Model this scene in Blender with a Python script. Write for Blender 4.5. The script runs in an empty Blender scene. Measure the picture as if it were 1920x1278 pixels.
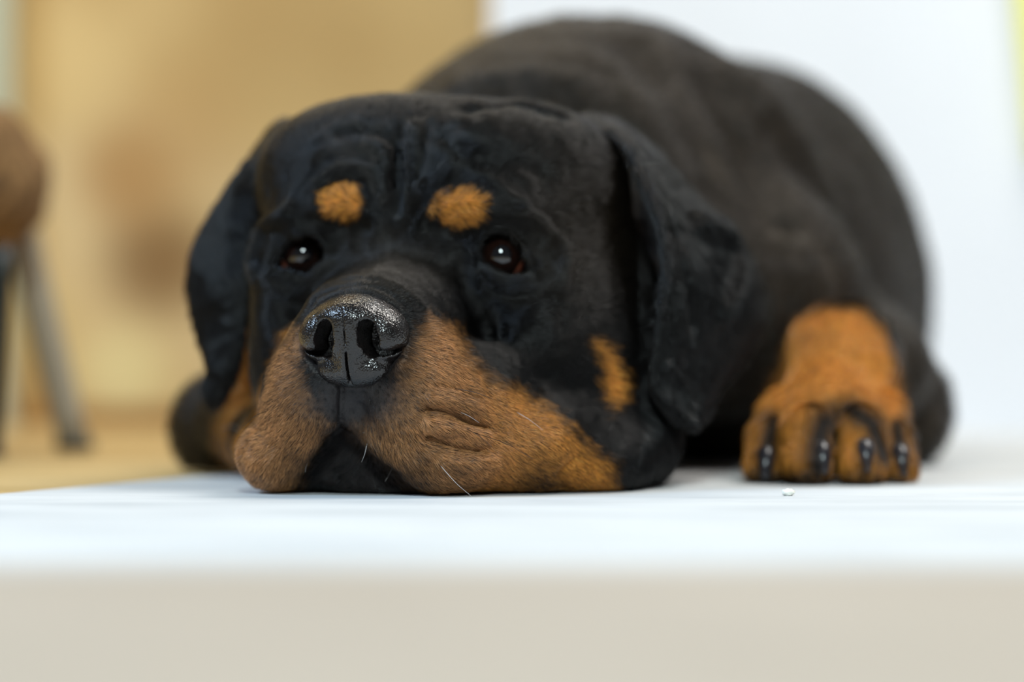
import bpy, math, random
import numpy as np
from mathutils import Vector
from mathutils.bvhtree import BVHTree

random.seed(7)
rng = np.random.default_rng(11)
scn = bpy.context.scene
COL = scn.collection

# ------------------------------------------------------------------ camera
FPX = 4533.0                      # focal length in pixels of the 1920 px wide frame (85 mm on 36 mm)
CAM_Z = 0.066
HOR = 696.0                       # picture row of the horizon
PITCH = math.atan((HOR - 639.0) / FPX)
cam_d = bpy.data.cameras.new('camera')
cam_d.sensor_width = 36.0
cam_d.lens = 85.0
cam_d.clip_start = 0.02
cam_d.dof.use_dof = True
cam_d.dof.focus_distance = 1.262
cam_d.dof.aperture_fstop = 2.2
cam = bpy.data.objects.new('camera', cam_d)
COL.objects.link(cam)
cam.location = (0, 0, CAM_Z)
cam.rotation_euler = (math.pi / 2 + PITCH, 0, 0)
scn.camera = cam

# ------------------------------------------------------------------ light
world = bpy.data.worlds.new('world')
scn.world = world
world.use_nodes = True
wbg = world.node_tree.nodes['Background']
wbg.inputs[0].default_value = (0.88, 0.94, 1.0, 1)
wbg.inputs[1].default_value = 0.12


def area(name, loc, target, sx, sy, power, color):
    d = bpy.data.lights.new(name, 'AREA')
    d.shape = 'RECTANGLE'
    d.size, d.size_y, d.energy, d.color = sx, sy, power, color
    o = bpy.data.objects.new(name, d)
    COL.objects.link(o)
    o.location = loc
    o.rotation_euler = (Vector(target) - Vector(loc)).to_track_quat('-Z', 'Y').to_euler()
    return o


area('window_light', (0.0, -1.0, 1.62), (0, 1.4, 0.1), 0.42, 0.42, 46, (0.82, 0.98, 1.0))
area('ceiling_light', (1.3, 1.5, 2.5), (0.6, 1.8, 0.0), 1.1, 1.1, 57, (1.0, 0.96, 0.90))
area('side_window_light', (-1.9, 0.75, 1.75), (-0.1, 1.45, 0.15), 0.6, 0.7, 48, (0.56, 0.76, 1.0))
area('hall_light', (-0.35, 2.3, 1.9), (-0.35, 3.0, 0.35), 0.8, 0.5, 11, (1.0, 0.89, 0.70))

scn.view_settings.view_transform = 'Standard'
scn.view_settings.look = 'None'
scn.view_settings.exposure = 0.0
scn.view_settings.gamma = 1.0
scn.view_settings.use_curve_mapping = False
scn.cycles.use_denoising = True
scn.cycles.max_bounces = 6
scn.cycles.transparent_max_bounces = 4

# ------------------------------------------------------------------ helpers
cp, sp = math.cos(PITCH), math.sin(PITCH)


def ray(px, py):
    u, v = (px - 960.0) / FPX, (639.0 - py) / FPX
    d = np.array([u, cp - v * sp, sp + v * cp])
    return d / d[1]


def P(px, py, D):
    """point at world depth y = D seen at picture position px, py"""
    return np.array([0, 0, CAM_Z]) + ray(px, py) * D


def project(p):
    """(N,3) world -> px, py"""
    x, y, z = p[:, 0], p[:, 1], p[:, 2] - CAM_Z
    dep = y * cp + z * sp
    up = -y * sp + z * cp
    return 960 + FPX * x / dep, 639 - FPX * up / dep


YAW = math.radians(14)
N0 = P(646, 620, 1.255)
N0[2] = 0
LV = np.array([math.cos(YAW), -math.sin(YAW), 0])
BV = np.array([math.sin(YAW), math.cos(YAW), 0])
ZV = np.array([0, 0, 1.0])
HR = np.stack([LV, BV, ZV])          # rows: head axes


def hw(l, b, z):
    """head frame (cm: towards the dog's left, back from the nose tip, above the floor) -> world"""
    return N0 + (LV * l + BV * b + ZV * z) * 0.01


def H(px, py, b):
    """picture position -> world point whose head-frame distance behind the nose tip is b cm"""
    o = np.array([0, 0, CAM_Z])
    d = ray(px, py)
    t = ((N0 - o) @ BV + b * 0.01) / (d @ BV)
    return o + d * t


def to_head(p):
    return ((p - N0) @ HR.T) * 100.0


def vnoise(p, scale, seed=0):
    """smooth 3-D value noise in 0..1 for (N,3) points"""
    q = p * scale + seed * 17.31
    i = np.floor(q).astype(np.int64)
    f = q - i
    f = f * f * (3 - 2 * f)
    out = np.zeros(len(p))
    for dx in (0, 1):
        for dy in (0, 1):
            for dz in (0, 1):
                n = (i[:, 0] + dx) * 73856093 ^ (i[:, 1] + dy) * 19349663 ^ (i[:, 2] + dz) * 83492791
                n = (n ^ (n >> 13)) * 1274126177
                h = ((n ^ (n >> 16)) & 0xFFFF) / 65535.0
                w = (f[:, 0] if dx else 1 - f[:, 0]) * (f[:, 1] if dy else 1 - f[:, 1]) * (f[:, 2] if dz else 1 - f[:, 2])
                out += h * w
    return out


class Grid:
    """signed distance field on a rectilinear grid"""
    def __init__(s, X, Y, Z):
        s.X, s.Y, s.Z = [np.asarray(a, dtype=np.float32) for a in (X, Y, Z)]
        s.f = np.full((len(X), len(Y), len(Z)), 0.05 if X[-1] - X[0] < 3 else 5.0, dtype=np.float32)

    def block(s, lo, hi):
        r = []
        for A, a, b in zip((s.X, s.Y, s.Z), lo, hi):
            r.append((int(np.searchsorted(A, a)), int(np.searchsorted(A, b))))
        if any(b <= a for a, b in r):
            return None
        sl = tuple(slice(a, b) for a, b in r)
        return sl, s.X[sl[0]][:, None, None], s.Y[sl[1]][None, :, None], s.Z[sl[2]][None, None, :]

    def add(s, sl, d, k):
        a = s.f[sl]
        h = np.maximum(k - np.abs(a - d), 0) / k
        s.f[sl] = np.minimum(a, d) - h * h * k * 0.25

    def cut(s, sl, d, k):
        a = s.f[sl]
        d = -d
        h = np.maximum(k - np.abs(a - d), 0) / k
        s.f[sl] = np.maximum(a, d) + h * h * k * 0.25

    def ell(s, c, r, k, R=None, cut=False):
        c, r = np.asarray(c, float), np.asarray(r, float)
        R = np.eye(3) if R is None else R           # rows are the axes
        ext = np.sqrt(((R * r[:, None]) ** 2).sum(0)) + k * 1.3
        b = s.block(c - ext, c + ext)
        if b is None:
            return
        sl, x, y, z = b
        x, y, z = x - c[0], y - c[1], z - c[2]
        q = [(R[i, 0] * x + R[i, 1] * y + R[i, 2] * z) / r[i] for i in range(3)]
        k0 = np.sqrt(q[0] ** 2 + q[1] ** 2 + q[2] ** 2)
        k1 = np.sqrt((q[0] / r[0]) ** 2 + (q[1] / r[1]) ** 2 + (q[2] / r[2]) ** 2) + 1e-9
        d = k0 * (k0 - 1) / k1
        (s.cut if cut else s.add)(sl, d.astype(np.float32), k)

    def cap(s, a, b_, ra, rb, k, cut=False):
        a, b_ = np.asarray(a, float), np.asarray(b_, float)
        m = max(ra, rb) + k * 1.3
        b = s.block(np.minimum(a, b_) - m, np.maximum(a, b_) + m)
        if b is None:
            return
        sl, x, y, z = b
        ab = b_ - a
        t = ((x - a[0]) * ab[0] + (y - a[1]) * ab[1] + (z - a[2]) * ab[2]) / (ab @ ab)
        t = np.clip(t, 0, 1)
        d = np.sqrt((x - a[0] - t * ab[0]) ** 2 + (y - a[1] - t * ab[1]) ** 2 + (z - a[2] - t * ab[2]) ** 2)
        d = d - (ra + (rb - ra) * t)
        (s.cut if cut else s.add)(sl, d.astype(np.float32), k)

    def mesh(s):
        """surface nets"""
        f = s.f
        ins = f < 0
        nx, ny, nz = f.shape
        cnt = np.zeros((nx - 1, ny - 1, nz - 1), dtype=np.uint8)
        for i in (0, 1):
            for j in (0, 1):
                for k in (0, 1):
                    cnt += ins[i:nx - 1 + i, j:ny - 1 + j, k:nz - 1 + k]
        cells = np.argwhere((cnt > 0) & (cnt < 8))
        del cnt
        n = len(cells)
        idx = np.full((nx - 1, ny - 1, nz - 1), -1, dtype=np.int32)
        ci, cj, ck = cells.T
        idx[ci, cj, ck] = np.arange(n, dtype=np.int32)
        acc = np.zeros((n, 3))
        w = np.zeros(n)
        cs = [(i, j, k) for i in (0, 1) for j in (0, 1) for k in (0, 1)]
        for a in cs:
            for b in cs:
                if sum(abs(p - q) for p, q in zip(a, b)) != 1 or a > b:
                    continue
                fa, fb = f[ci + a[0], cj + a[1], ck + a[2]], f[ci + b[0], cj + b[1], ck + b[2]]
                m = (fa < 0) != (fb < 0)
                t = np.where(m, fa / np.where(m, fa - fb, 1), 0)
                pa = np.stack([s.X[ci + a[0]], s.Y[cj + a[1]], s.Z[ck + a[2]]], 1)
                pb = np.stack([s.X[ci + b[0]], s.Y[cj + b[1]], s.Z[ck + b[2]]], 1)
                acc += np.where(m[:, None], pa + (pb - pa) * t[:, None], 0)
                w += m
        V = acc / w[:, None]
        Q = []
        for ax in range(3):
            sh = [slice(None)] * 3
            a = [slice(1, -1)] * 3
            a[ax] = slice(0, -1)
            b = list(a)
            b[ax] = slice(1, None)
            A, B = ins[tuple(a)], ins[tuple(b)]
            e = np.argwhere(A != B)
            off = np.array([1, 1, 1])
            off[ax] = 0
            e = e + off
            u, v = [(1, 2), (2, 0), (0, 1)][ax]
            du, dv = np.zeros(3, int), np.zeros(3, int)
            du[u] = 1
            dv[v] = 1
            c0, c1, c2, c3 = e - du - dv, e - dv, e, e - du
            q = np.stack([idx[tuple(c.T)] for c in (c0, c1, c2, c3)], 1)
            flip = ~ins[tuple(e.T)]
            q[flip] = q[flip][:, ::-1]
            Q.append(q)
        Q = np.concatenate(Q)
        Q = Q[(Q >= 0).all(1)]
        return V, Q


def largest_piece(V, Q):
    lab = np.arange(len(V))
    while True:
        m = lab[Q].min(1)
        new = lab.copy()
        for c in range(4):
            np.minimum.at(new, Q[:, c], m)
        new = new[new]
        if (new == lab).all():
            break
        lab = new
    root = np.bincount(lab).argmax()
    keep = lab == root
    re = np.cumsum(keep) - 1
    return V[keep], re[Q[keep[Q[:, 0]]]]


def relax(V, Q, it=2, lam=0.5, mask=None):
    E = np.concatenate([Q[:, [0, 1]], Q[:, [1, 2]], Q[:, [2, 3]], Q[:, [3, 0]]])
    for _ in range(it):
        for lm in (lam, -lam * 0.93):
            cnt = np.bincount(E[:, 0], minlength=len(V)) + np.bincount(E[:, 1], minlength=len(V))
            S = np.stack([np.bincount(E[:, 0], V[E[:, 1], c], len(V)) + np.bincount(E[:, 1], V[E[:, 0], c], len(V)) for c in range(3)], 1)
            d = (S / cnt[:, None] - V) * lm
            V = V + (d if mask is None else d * mask[:, None])
    return V


def normals(V, Q):
    n = np.cross(V[Q[:, 2]] - V[Q[:, 0]], V[Q[:, 3]] - V[Q[:, 1]])
    N = np.stack([sum(np.bincount(Q[:, c], n[:, a], len(V)) for c in range(4)) for a in range(3)], 1)
    return N / (np.linalg.norm(N, axis=1)[:, None] + 1e-20)


def make_mesh(name, V, F, mat=None, parent=None, smooth=True, colors=None):
    me = bpy.data.meshes.new(name)
    if isinstance(F, np.ndarray):
        me.vertices.add(len(V))
        me.vertices.foreach_set('co', np.ascontiguousarray(V, dtype=np.float32).ravel())
        nf, k = F.shape
        me.loops.add(nf * k)
        me.loops.foreach_set('vertex_index', F.astype(np.int32).ravel())
        me.polygons.add(nf)
        me.polygons.foreach_set('loop_start', np.arange(0, nf * k, k, dtype=np.int32))
        me.update(calc_edges=True)
    else:
        me.from_pydata([tuple(v) for v in V], [], F)
    if smooth:
        me.polygons.foreach_set('use_smooth', np.ones(len(me.polygons), dtype=bool))
    for an, arr in (colors or {}).items():
        if arr.ndim == 2:
            at = me.attributes.new(an, 'FLOAT_COLOR', 'POINT')
            at.data.foreach_set('color', np.ascontiguousarray(np.c_[arr, np.ones(len(arr))], dtype=np.float32).ravel())
        else:
            at = me.attributes.new(an, 'FLOAT', 'POINT')
            at.data.foreach_set('value', arr.astype(np.float32))
    me.validate()
    o = bpy.data.objects.new(name, me)
    COL.objects.link(o)
    if mat:
        me.materials.append(mat)
    if parent:
        o.parent = parent
    return o


def tag(o, label=None, cat=None, group=None, kind=None):
    for k, v in (('label', label), ('category', cat), ('group', group), ('kind', kind)):
        if v:
            o[k] = v
    return o


def srgb(r, g, b):
    return tuple(((c / 255) / 12.92 if c / 255 < 0.04045 else ((c / 255 + 0.055) / 1.055) ** 2.4) for c in (r, g, b))


class M:
    """small node material builder"""
    def __init__(s, name):
        s.m = bpy.data.materials.new(name)
        s.m.use_nodes = True
        s.nt = s.m.node_tree
        s.b = s.nt.nodes['Principled BSDF']

    def n(s, t, **kw):
        nd = s.nt.nodes.new(t)
        for k, v in kw.items():
            setattr(nd, k, v)
        return nd

    def l(s, a, b):
        s.nt.links.new(a, b)

    def set(s, **kw):
        for k, v in kw.items():
            k = k.replace('_', ' ')
            i = s.b.inputs[k]
            i.default_value = (*v, 1) if isinstance(v, tuple) and len(v) == 3 else v
        return s

    def coord(s, kind='Object', scale=(1, 1, 1)):
        tc = s.n('ShaderNodeTexCoord')
        mp = s.n('ShaderNodeMapping')
        mp.inputs['Scale'].default_value = scale
        s.l(tc.outputs[kind], mp.inputs[0])
        return mp.outputs[0]

    def noise(s, scale, detail=3, vec=None, rough=0.5):
        nd = s.n('ShaderNodeTexNoise')
        nd.inputs['Scale'].default_value = scale
        nd.inputs['Detail'].default_value = detail
        nd.inputs['Roughness'].default_value = rough
        s.l(vec if vec is not None else s.coord(), nd.inputs['Vector'])
        return nd.outputs['Fac']

    def ramp(s, fac, stops):
        r = s.n('ShaderNodeValToRGB')
        e = r.color_ramp.elements
        while len(e) < len(stops):
            e.new(0.5)
        for q, (p, c) in zip(e, stops):
            q.position = p
            q.color = (*c, 1) if len(c) == 3 else c
        s.l(fac, r.inputs[0])
        return r.outputs[0]

    def mix(s, fac, a, b, blend='MIX'):
        m = s.n('ShaderNodeMix', data_type='RGBA', blend_type=blend)
        for v, i in ((fac, 0), (a, 6), (b, 7)):
            if isinstance(v, (int, float)):
                m.inputs[i].default_value = v
            elif isinstance(v, tuple):
                m.inputs[i].default_value = (*v, 1)
            else:
                s.l(v, m.inputs[i])
        return m.outputs[2]

    def bump(s, h, strength=0.3, dist=0.001):
        b = s.n('ShaderNodeBump')
        b.inputs['Strength'].default_value = strength
        b.inputs['Distance'].default_value = dist
        s.l(h, b.inputs['Height'])
        s.l(b.outputs[0], s.b.inputs['Normal'])

    def color(s, c):
        s.l(c, s.b.inputs['Base Color'])
        return s


def box_vf(x0, x1, y0, y1, z0, z1):
    V = [(x, y, z) for x in (x0, x1) for y in (y0, y1) for z in (z0, z1)]
    F = [(0, 1, 3, 2), (4, 6, 7, 5), (0, 4, 5, 1), (2, 3, 7, 6), (0, 2, 6, 4), (1, 5, 7, 3)]
    return V, F


def tube(pts, radii, seg=16, caps=True):
    pts = [np.asarray(p, float) for p in pts]
    V, F = [], []
    up = np.array([0.13, 0.31, 0.94])
    for i, p in enumerate(pts):
        t = pts[min(i + 1, len(pts) - 1)] - pts[max(i - 1, 0)]
        t = t / np.linalg.norm(t)
        a = np.cross(t, up)
        a /= np.linalg.norm(a)
        b = np.cross(t, a)
        r = radii[i] if hasattr(radii, '__len__') else radii
        for k in range(seg):
            th = 2 * math.pi * k / seg
            V.append(p + (a * math.cos(th) + b * math.sin(th)) * r)
    for i in range(len(pts) - 1):
        for k in range(seg):
            F.append((i * seg + k, i * seg + (k + 1) % seg, (i + 1) * seg + (k + 1) % seg, (i + 1) * seg + k))
    if caps:
        F.append(tuple(range(seg))[::-1])
        F.append(tuple((len(pts) - 1) * seg + k for k in range(seg)))
    return V, F


def spline(pts, n):
    """Catmull-Rom through pts, n samples"""
    pts = np.asarray(pts, float)
    p = np.vstack([2 * pts[0] - pts[1], pts, 2 * pts[-1] - pts[-2]])
    out = []
    for t in np.linspace(0, len(pts) - 1 - 1e-6, n):
        i = int(t)
        u = t - i
        a, b, c, d = p[i:i + 4]
        out.append(0.5 * (2 * b + (c - a) * u + (2 * a - 5 * b + 4 * c - d) * u * u + (3 * b - a - 3 * c + d) * u ** 3))
    return np.array(out)

# ------------------------------------------------------------------ the setting
def structure(name, V, F, mat):
    o = make_mesh(name, V, F, mat, smooth=False)
    o['kind'] = 'structure'
    return o


# floor: pale worn tiles under the dog, beige towards the camera
m = M('pale_tile_floor')
v = m.coord()
sx = m.n('ShaderNodeSeparateXYZ'); m.l(v, sx.inputs[0])
c_w = m.ramp(m.noise(7, 5, m.coord(scale=(1, 3, 1))), [(0.3, srgb(189, 192, 194)), (0.55, srgb(206, 208, 209)), (0.75, srgb(212, 214, 215))])
c_b = m.ramp(m.noise(4, 3, v), [(0.3, srgb(170, 158, 144)), (0.7, srgb(180, 168, 154))])
fr = m.n('ShaderNodeMapRange'); fr.inputs[1].default_value = 0.79; fr.inputs[2].default_value = 0.85
m.l(sx.outputs[1], fr.inputs[0])
c = m.mix(fr.outputs[0], c_b, c_w)
scr = m.ramp(m.noise(34, 6, m.coord(scale=(0.35, 2.2, 1)), 0.7), [(0.60, (0, 0, 0)), (0.68, (1, 1, 1))])
c = m.mix(scr, c, m.mix(1.0, c, (0.80, 0.78, 0.78), 'MULTIPLY'))
m.color(c).set(Roughness=0.75)
m.b.inputs['Specular IOR Level'].default_value = 0.15
m.bump(m.noise(220, 3), 0.15, 0.0006)
FLOOR = m.m
# the tan hall floor begins along a slanted line left behind the dog
a0, a1 = (-0.62, 1.25), (0.05, 2.56)


def fl(xa, y_):
    return xa


A = P(0, 925, 299.2 / (925 - 696) ); B = P(360, 893, 299.2 / (893 - 696))
A, B = A[:2], B[:2]
dr = (B - A) / np.linalg.norm(B - A)
C0 = A - dr * 1.6
C1 = A + dr * ((2.55 - A[1]) / dr[1]) if dr[1] > 0 else B
V = [(2.5, -2.0, 0), (2.5, 2.6, 0), (max(C1[0], -0.035), 2.6, 0), (B[0] + 0.06, B[1] + 0.035, 0), (B[0], B[1], 0), (A[0], A[1], 0), (C0[0], C0[1], 0), (-2.5, C0[1] - 0.3, 0), (-2.5, -2.0, 0)]
print('floor edge', A, B, V)
V2 = V + [(x, y, -0.04) for x, y, z in V]
n = len(V)
F = [tuple(range(n))] + [tuple(range(2 * n - 1, n - 1, -1))] + [(i, i + n, (i + 1) % n + n, (i + 1) % n) for i in range(n)]
structure('floor', V2, F, FLOOR)
m = M('tan_hall_floor')
m.color(m.ramp(m.noise(9, 4, m.coord(scale=(0.5, 2, 1))), [(0.3, srgb(176, 146, 92)), (0.7, srgb(205, 176, 122))])).set(Roughness=0.6)
V, F = box_vf(-3.0, 2.6, -0.5, 3.4, -0.03, -0.002)
structure('floor_hall', V, F, m.m)

# tan wall of the hall with brown blotches
m = M('tan_wall')
v = m.coord()
c = m.ramp(m.noise(2.3, 2, v), [(0.35, srgb(188, 152, 95)), (0.5, srgb(205, 172, 115)), (0.7, srgb(214, 186, 138))])
for (px, py, r, col, amt) in ((300, 490, 0.115, srgb(120, 82, 35), 0.85), (240, 330, 0.10, srgb(165, 118, 60), 0.75), (330, 250, 0.13, srgb(182, 140, 85), 0.5),
                              (60, 600, 0.08, srgb(205, 180, 120), 0.5), (230, 700, 0.09, srgb(228, 208, 150), 0.8), (120, 110, 0.12, srgb(222, 190, 130), 0.6)):
    q = P(px, py, 3.0)
    d = m.n('ShaderNodeVectorMath', operation='DISTANCE')
    m.l(v, d.inputs[0]); d.inputs[1].default_value = tuple(q)
    r_ = m.n('ShaderNodeMapRange', interpolation_type='SMOOTHSTEP')
    m.l(d.outputs['Value'], r_.inputs[0])
    r_.inputs[1].default_value = r; r_.inputs[2].default_value = r * 0.15
    r_.inputs[3].default_value = 0; r_.inputs[4].default_value = amt
    c = m.mix(r_.outputs[0], c, col)
m.color(c).set(Roughness=0.8)
V, F = box_vf(-3.0, 0.6, 3.0, 3.1, -0.03, 2.6)
structure('wall_back', V, F, m.m)
m = M('brown_baseboard'); m.set(Base_Color=srgb(160, 112, 48), Roughness=0.6)
V, F = box_vf(-3.0, -0.031, 2.985, 3.0, -0.002, 0.022)
structure('baseboard_back', V, F, m.m)
m = M('pale_door_frame'); m.set(Base_Color=srgb(186, 184, 156), Roughness=0.6)
V, F = box_vf(-0.72, -0.612, 2.94, 2.9849, -0.002, 2.2)
structure('trim_1', V, F, m.m)
# white wall behind the dog
m = M('white_wall')
m.color(m.ramp(m.noise(3, 2), [(0.3, srgb(229, 229, 231)), (0.7, srgb(234, 234, 236))])).set(Roughness=0.85)
V, F = box_vf(-0.023, 3.0, 2.6, 2.75, 0.0, 2.6)
structure('wall_right', V, F, m.m)
m = M('white_baseboard'); m.set(Base_Color=srgb(222, 217, 208), Roughness=0.7)

# plush footstool at the left edge
def plush(name, grey=False):
    m = M(name)
    m.color(m.ramp(m.noise(60, 5, None, 0.7), [(0.3, srgb(74, 50, 24)), (0.5, srgb(122, 90, 50)), (0.7, srgb(170, 132, 86))])).set(Roughness=0.95)
    m.b.inputs['Sheen Weight'].default_value = 0.0
    m.bump(m.noise(160, 4), 0.9, 0.004)
    return m.m


st = bpy.data.objects.new('footstool', None); COL.objects.link(st)
cx, cy = -0.62, 1.92
st.location = (cx, cy, 0)
tag(st, 'low footstool with brown plush seat and grey and black legs at left edge', 'footstool')
prof = []
zt, zb, R0 = 0.288, 0.150, 0.250
for t in np.linspace(0, math.pi, 26):
    s_, c_ = math.sin(t), math.cos(t)
    e = 0.62
    rr = R0 - 0.09 + 0.09 * (abs(s_) ** 0.95)
    zz = (zt + zb) / 2 + (zt - zb) / 2 * (abs(c_) ** 0.95) * (1 if c_ > 0 else -1)
    prof.append((rr if 0.001 < t < math.pi - 0.001 else R0 - 0.09, zz))
prof = [(0.001, zt + 0.004), (R0 * 0.5, zt + 0.003)] + prof + [(R0 * 0.5, zb), (0.001, zb)]
seg = 96
V, F = [], []
for i, (r, z) in enumerate(prof):
    for k in range(seg):
        th = 2 * math.pi * k / seg
        w = 1 + 0.006 * math.sin(9 * th + i) + 0.004 * math.sin(17 * th + 2 * i)
        V.append((r * w * math.cos(th), r * w * math.sin(th), z + 0.002 * math.sin(5 * th + i)))
for i in range(len(prof) - 1):
    for k in range(seg):
        F.append((i * seg + k, (i + 1) * seg + k, (i + 1) * seg + (k + 1) % seg, i * seg + (k + 1) % seg))
V = np.array(V)
seat = make_mesh('seat', V, F, plush('brown_plush'), st)
mg = M('grey_metal'); mg.set(Base_Color=srgb(138, 128, 110), Roughness=0.7)
mb = M('black_metal'); mb.set(Base_Color=srgb(22, 26, 22), Roughness=0.4)


def leg(pa, pb, r, mat, label):
    off = np.array([cx, cy, 0])
    pts = [np.array(pa) + (np.array(pb) - np.array(pa)) * t - off for t in np.linspace(0, 1, 8)]
    V, F = tube(pts, [r * (1 - 0.12 * t) for t in np.linspace(0, 1, 8)], 20)
    o = make_mesh('leg', V, F, mat, st)
    o['label'] = label
    V2, F2 = tube([pts[-1] + np.array([0, 0, 0.004]), pts[-1] - np.array([0, 0, 0.004])], r * 1.08, 20)
    f = make_mesh('rubber_foot', V2, F2, mb.m, o)
    return o


pt, pb = P(38, 430, 2.02), P(140, 848, 1.965); pb[2] = 0.006
leg(pt, pb, 0.0145, mg.m, 'grey slanted metal leg')
pt2, pb2 = P(2, 460, 1.80), P(-18, 830, 1.80)
pb2[2] = 0.006
leg(pt2, pb2, 0.0095, mb.m, 'black upright leg')
leg((-0.86, 2.05, 0.18), (-0.93, 2.09, 0.006), 0.0115, mg.m, 'grey slanted metal leg')
leg((-0.80, 1.76, 0.18), (-0.84, 1.73, 0.006), 0.0095, mb.m, 'black upright leg')

# yellow curtain at the upper right edge
m = M('yellow_cloth'); m.set(Base_Color=srgb(255, 248, 130), Roughness=0.8)
a, b = P(1904, -40, 2.587), P(1921, 130, 2.587)
V, F = [], []
nu, nv = 24, 12
for j in range(nv):
    t = j / (nv - 1)
    z = a[2] + 0.25 + (b[2] - a[2] - 0.35) * t
    xl = a[0] + (b[0] - a[0]) * ((z - a[2]) / (b[2] - a[2]))
    for i in range(nu):
        s_ = i / (nu - 1)
        V.append((xl + s_ * 0.09, 2.587 + 0.008 * math.sin(s_ * 22) * (0.4 + t), z))
for j in range(nv - 1):
    for i in range(nu - 1):
        F.append((j * nu + i, j * nu + i + 1, (j + 1) * nu + i + 1, (j + 1) * nu + i))
cu = make_mesh('wall_hanging', V, F, m.m)
cu.modifiers.new('thick', 'SOLIDIFY').thickness = 0.004
tag(cu, 'yellow cloth hanging on the white wall at the upper right corner', 'cloth')

# crumb on the floor
m = M('crumb'); m.set(Base_Color=srgb(250, 250, 240), Roughness=0.6)
q = P(1478, 930, 1.285); q[2] = 0.0018
V, F = [], []
for i in range(9):
    th = math.pi * i / 8
    for k in range(12):
        ph = 2 * math.pi * k / 12
        r = 0.0022 * (1 + 0.22 * math.sin(3 * ph + 2 * i) + 0.15 * math.cos(5 * ph - i))
        V.append((q[0] + 1.5 * r * math.sin(th) * math.cos(ph), q[1] + r * math.sin(th) * math.sin(ph), q[2] + 0.8 * r * math.cos(th)))
for i in range(8):
    for k in range(12):
        F.append((i * 12 + k, (i + 1) * 12 + k, (i + 1) * 12 + (k + 1) % 12, i * 12 + (k + 1) % 12))
cr = make_mesh('crumb', V, F, m.m)
tag(cr, 'tiny white crumb lying on the pale floor in front of the paw', 'crumb')

# ------------------------------------------------------------------ the dog: one continuous body
dog = bpy.data.objects.new('dog', None)
COL.objects.link(dog)
tag(dog, 'black and tan dog lying with its chin on the pale floor, looking at the camera', 'dog')
dog.location = (0.1, 1.7, 0.0)
DOGLOC = np.array([0.1, 1.7, 0.0])


def axis(segs):
    out = [segs[0][0]]
    for a, b, h in segs:
        n = max(1, int(round((b - a) / h)))
        out += list(a + (b - a) * (np.arange(n) + 1) / n)
    return out


FINE = 0.0013
G = Grid(axis([(-0.235, -0.19, 0.0022), (-0.19, 0.035, FINE), (0.035, 0.13, 0.002), (0.13, 0.27, 0.0022), (0.27, 0.38, 0.005)]),
         axis([(1.215, 1.42, FINE), (1.42, 1.56, 0.0022), (1.56, 1.75, 0.0038), (1.75, 2.36, 0.0075)]),
         axis([(-0.008, 0.20, FINE), (0.20, 0.245, 0.0022), (0.245, 0.35, 0.0045)]))
print('grid', G.f.shape)


def rot_head(yaw=0, pitch=0, roll=0):
    """head axes turned: yaw about up, pitch about the side axis, roll about the back axis (degrees)"""
    from mathutils import Euler
    E = np.array(Euler((math.radians(pitch), math.radians(roll), math.radians(yaw))).to_matrix())
    return (E.T) @ HR


def he(l, b, z, rl, rb, rz, k=1.5, rot=None, cut=False):
    G.ell(hw(l, b, z), (rl * .01, rb * .01, rz * .01), k * .01, HR if rot is None else rot_head(*rot), cut)


def hp(px, py, b, rl, rb, rz, k=1.5, rot=None, cut=False):
    G.ell(H(px, py, b), (rl * .01, rb * .01, rz * .01), k * .01, HR if rot is None else rot_head(*rot), cut)


def wp(px, py, D, rx, ry, rz, k=3.0, yaw=0.0, cut=False):
    c, s = math.cos(math.radians(yaw)), math.sin(math.radians(yaw))
    R = np.array([[c, s, 0], [-s, c, 0], [0, 0, 1]])
    G.ell(P(px, py, D), (rx * .01, ry * .01, rz * .01), k * .01, R, cut)


def wc(a, b, ra, rb, k=2.0):
    G.cap(P(*a), P(*b), ra * .01, rb * .01, k * .01)


# trunk
wp(1100, 350, 1.78, 15.0, 20, 12.1, 4)              # withers and shoulders
wp(1310, 565, 1.98, 17.0, 31, 17.2, 6, yaw=-8)      # rib cage and belly
wp(1530, 600, 2.10, 8.0, 16, 11.0, 6)               # haunch
wp(1440, 445, 2.05, 9.0, 16, 12.5, 7)
wp(1350, 425, 1.95, 9.0, 15, 11.9, 5)
wp(1590, 770, 2.16, 5.0, 13, 8.0, 3)
wc((1600, 850, 2.22), (1640, 838, 1.98), 3.0, 2.6, 1.5)
wp(960, 420, 1.66, 11.5, 12, 10.0, 5)               # neck
wp(1180, 520, 1.64, 9.0, 10, 9.5, 5)              # neck side and shoulder
wp(970, 700, 1.60, 11.5, 10, 8.0, 4)                 # throat and chest
wp(700, 560, 1.60, 7.5, 8, 9.0, 3)
wp(1420, 560, 1.66, 6.5, 8, 7.5, 4)                 # point of the shoulder
wc((1440, 560, 1.66), (1685, 740, 1.72), 5.2, 3.4, 3)  # upper arm
wp(1694, 790, 1.72, 3.0, 6.0, 3.1, 1.5)             # elbow
wp(1640, 690, 1.66, 3.6, 6, 3.6, 2)
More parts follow.
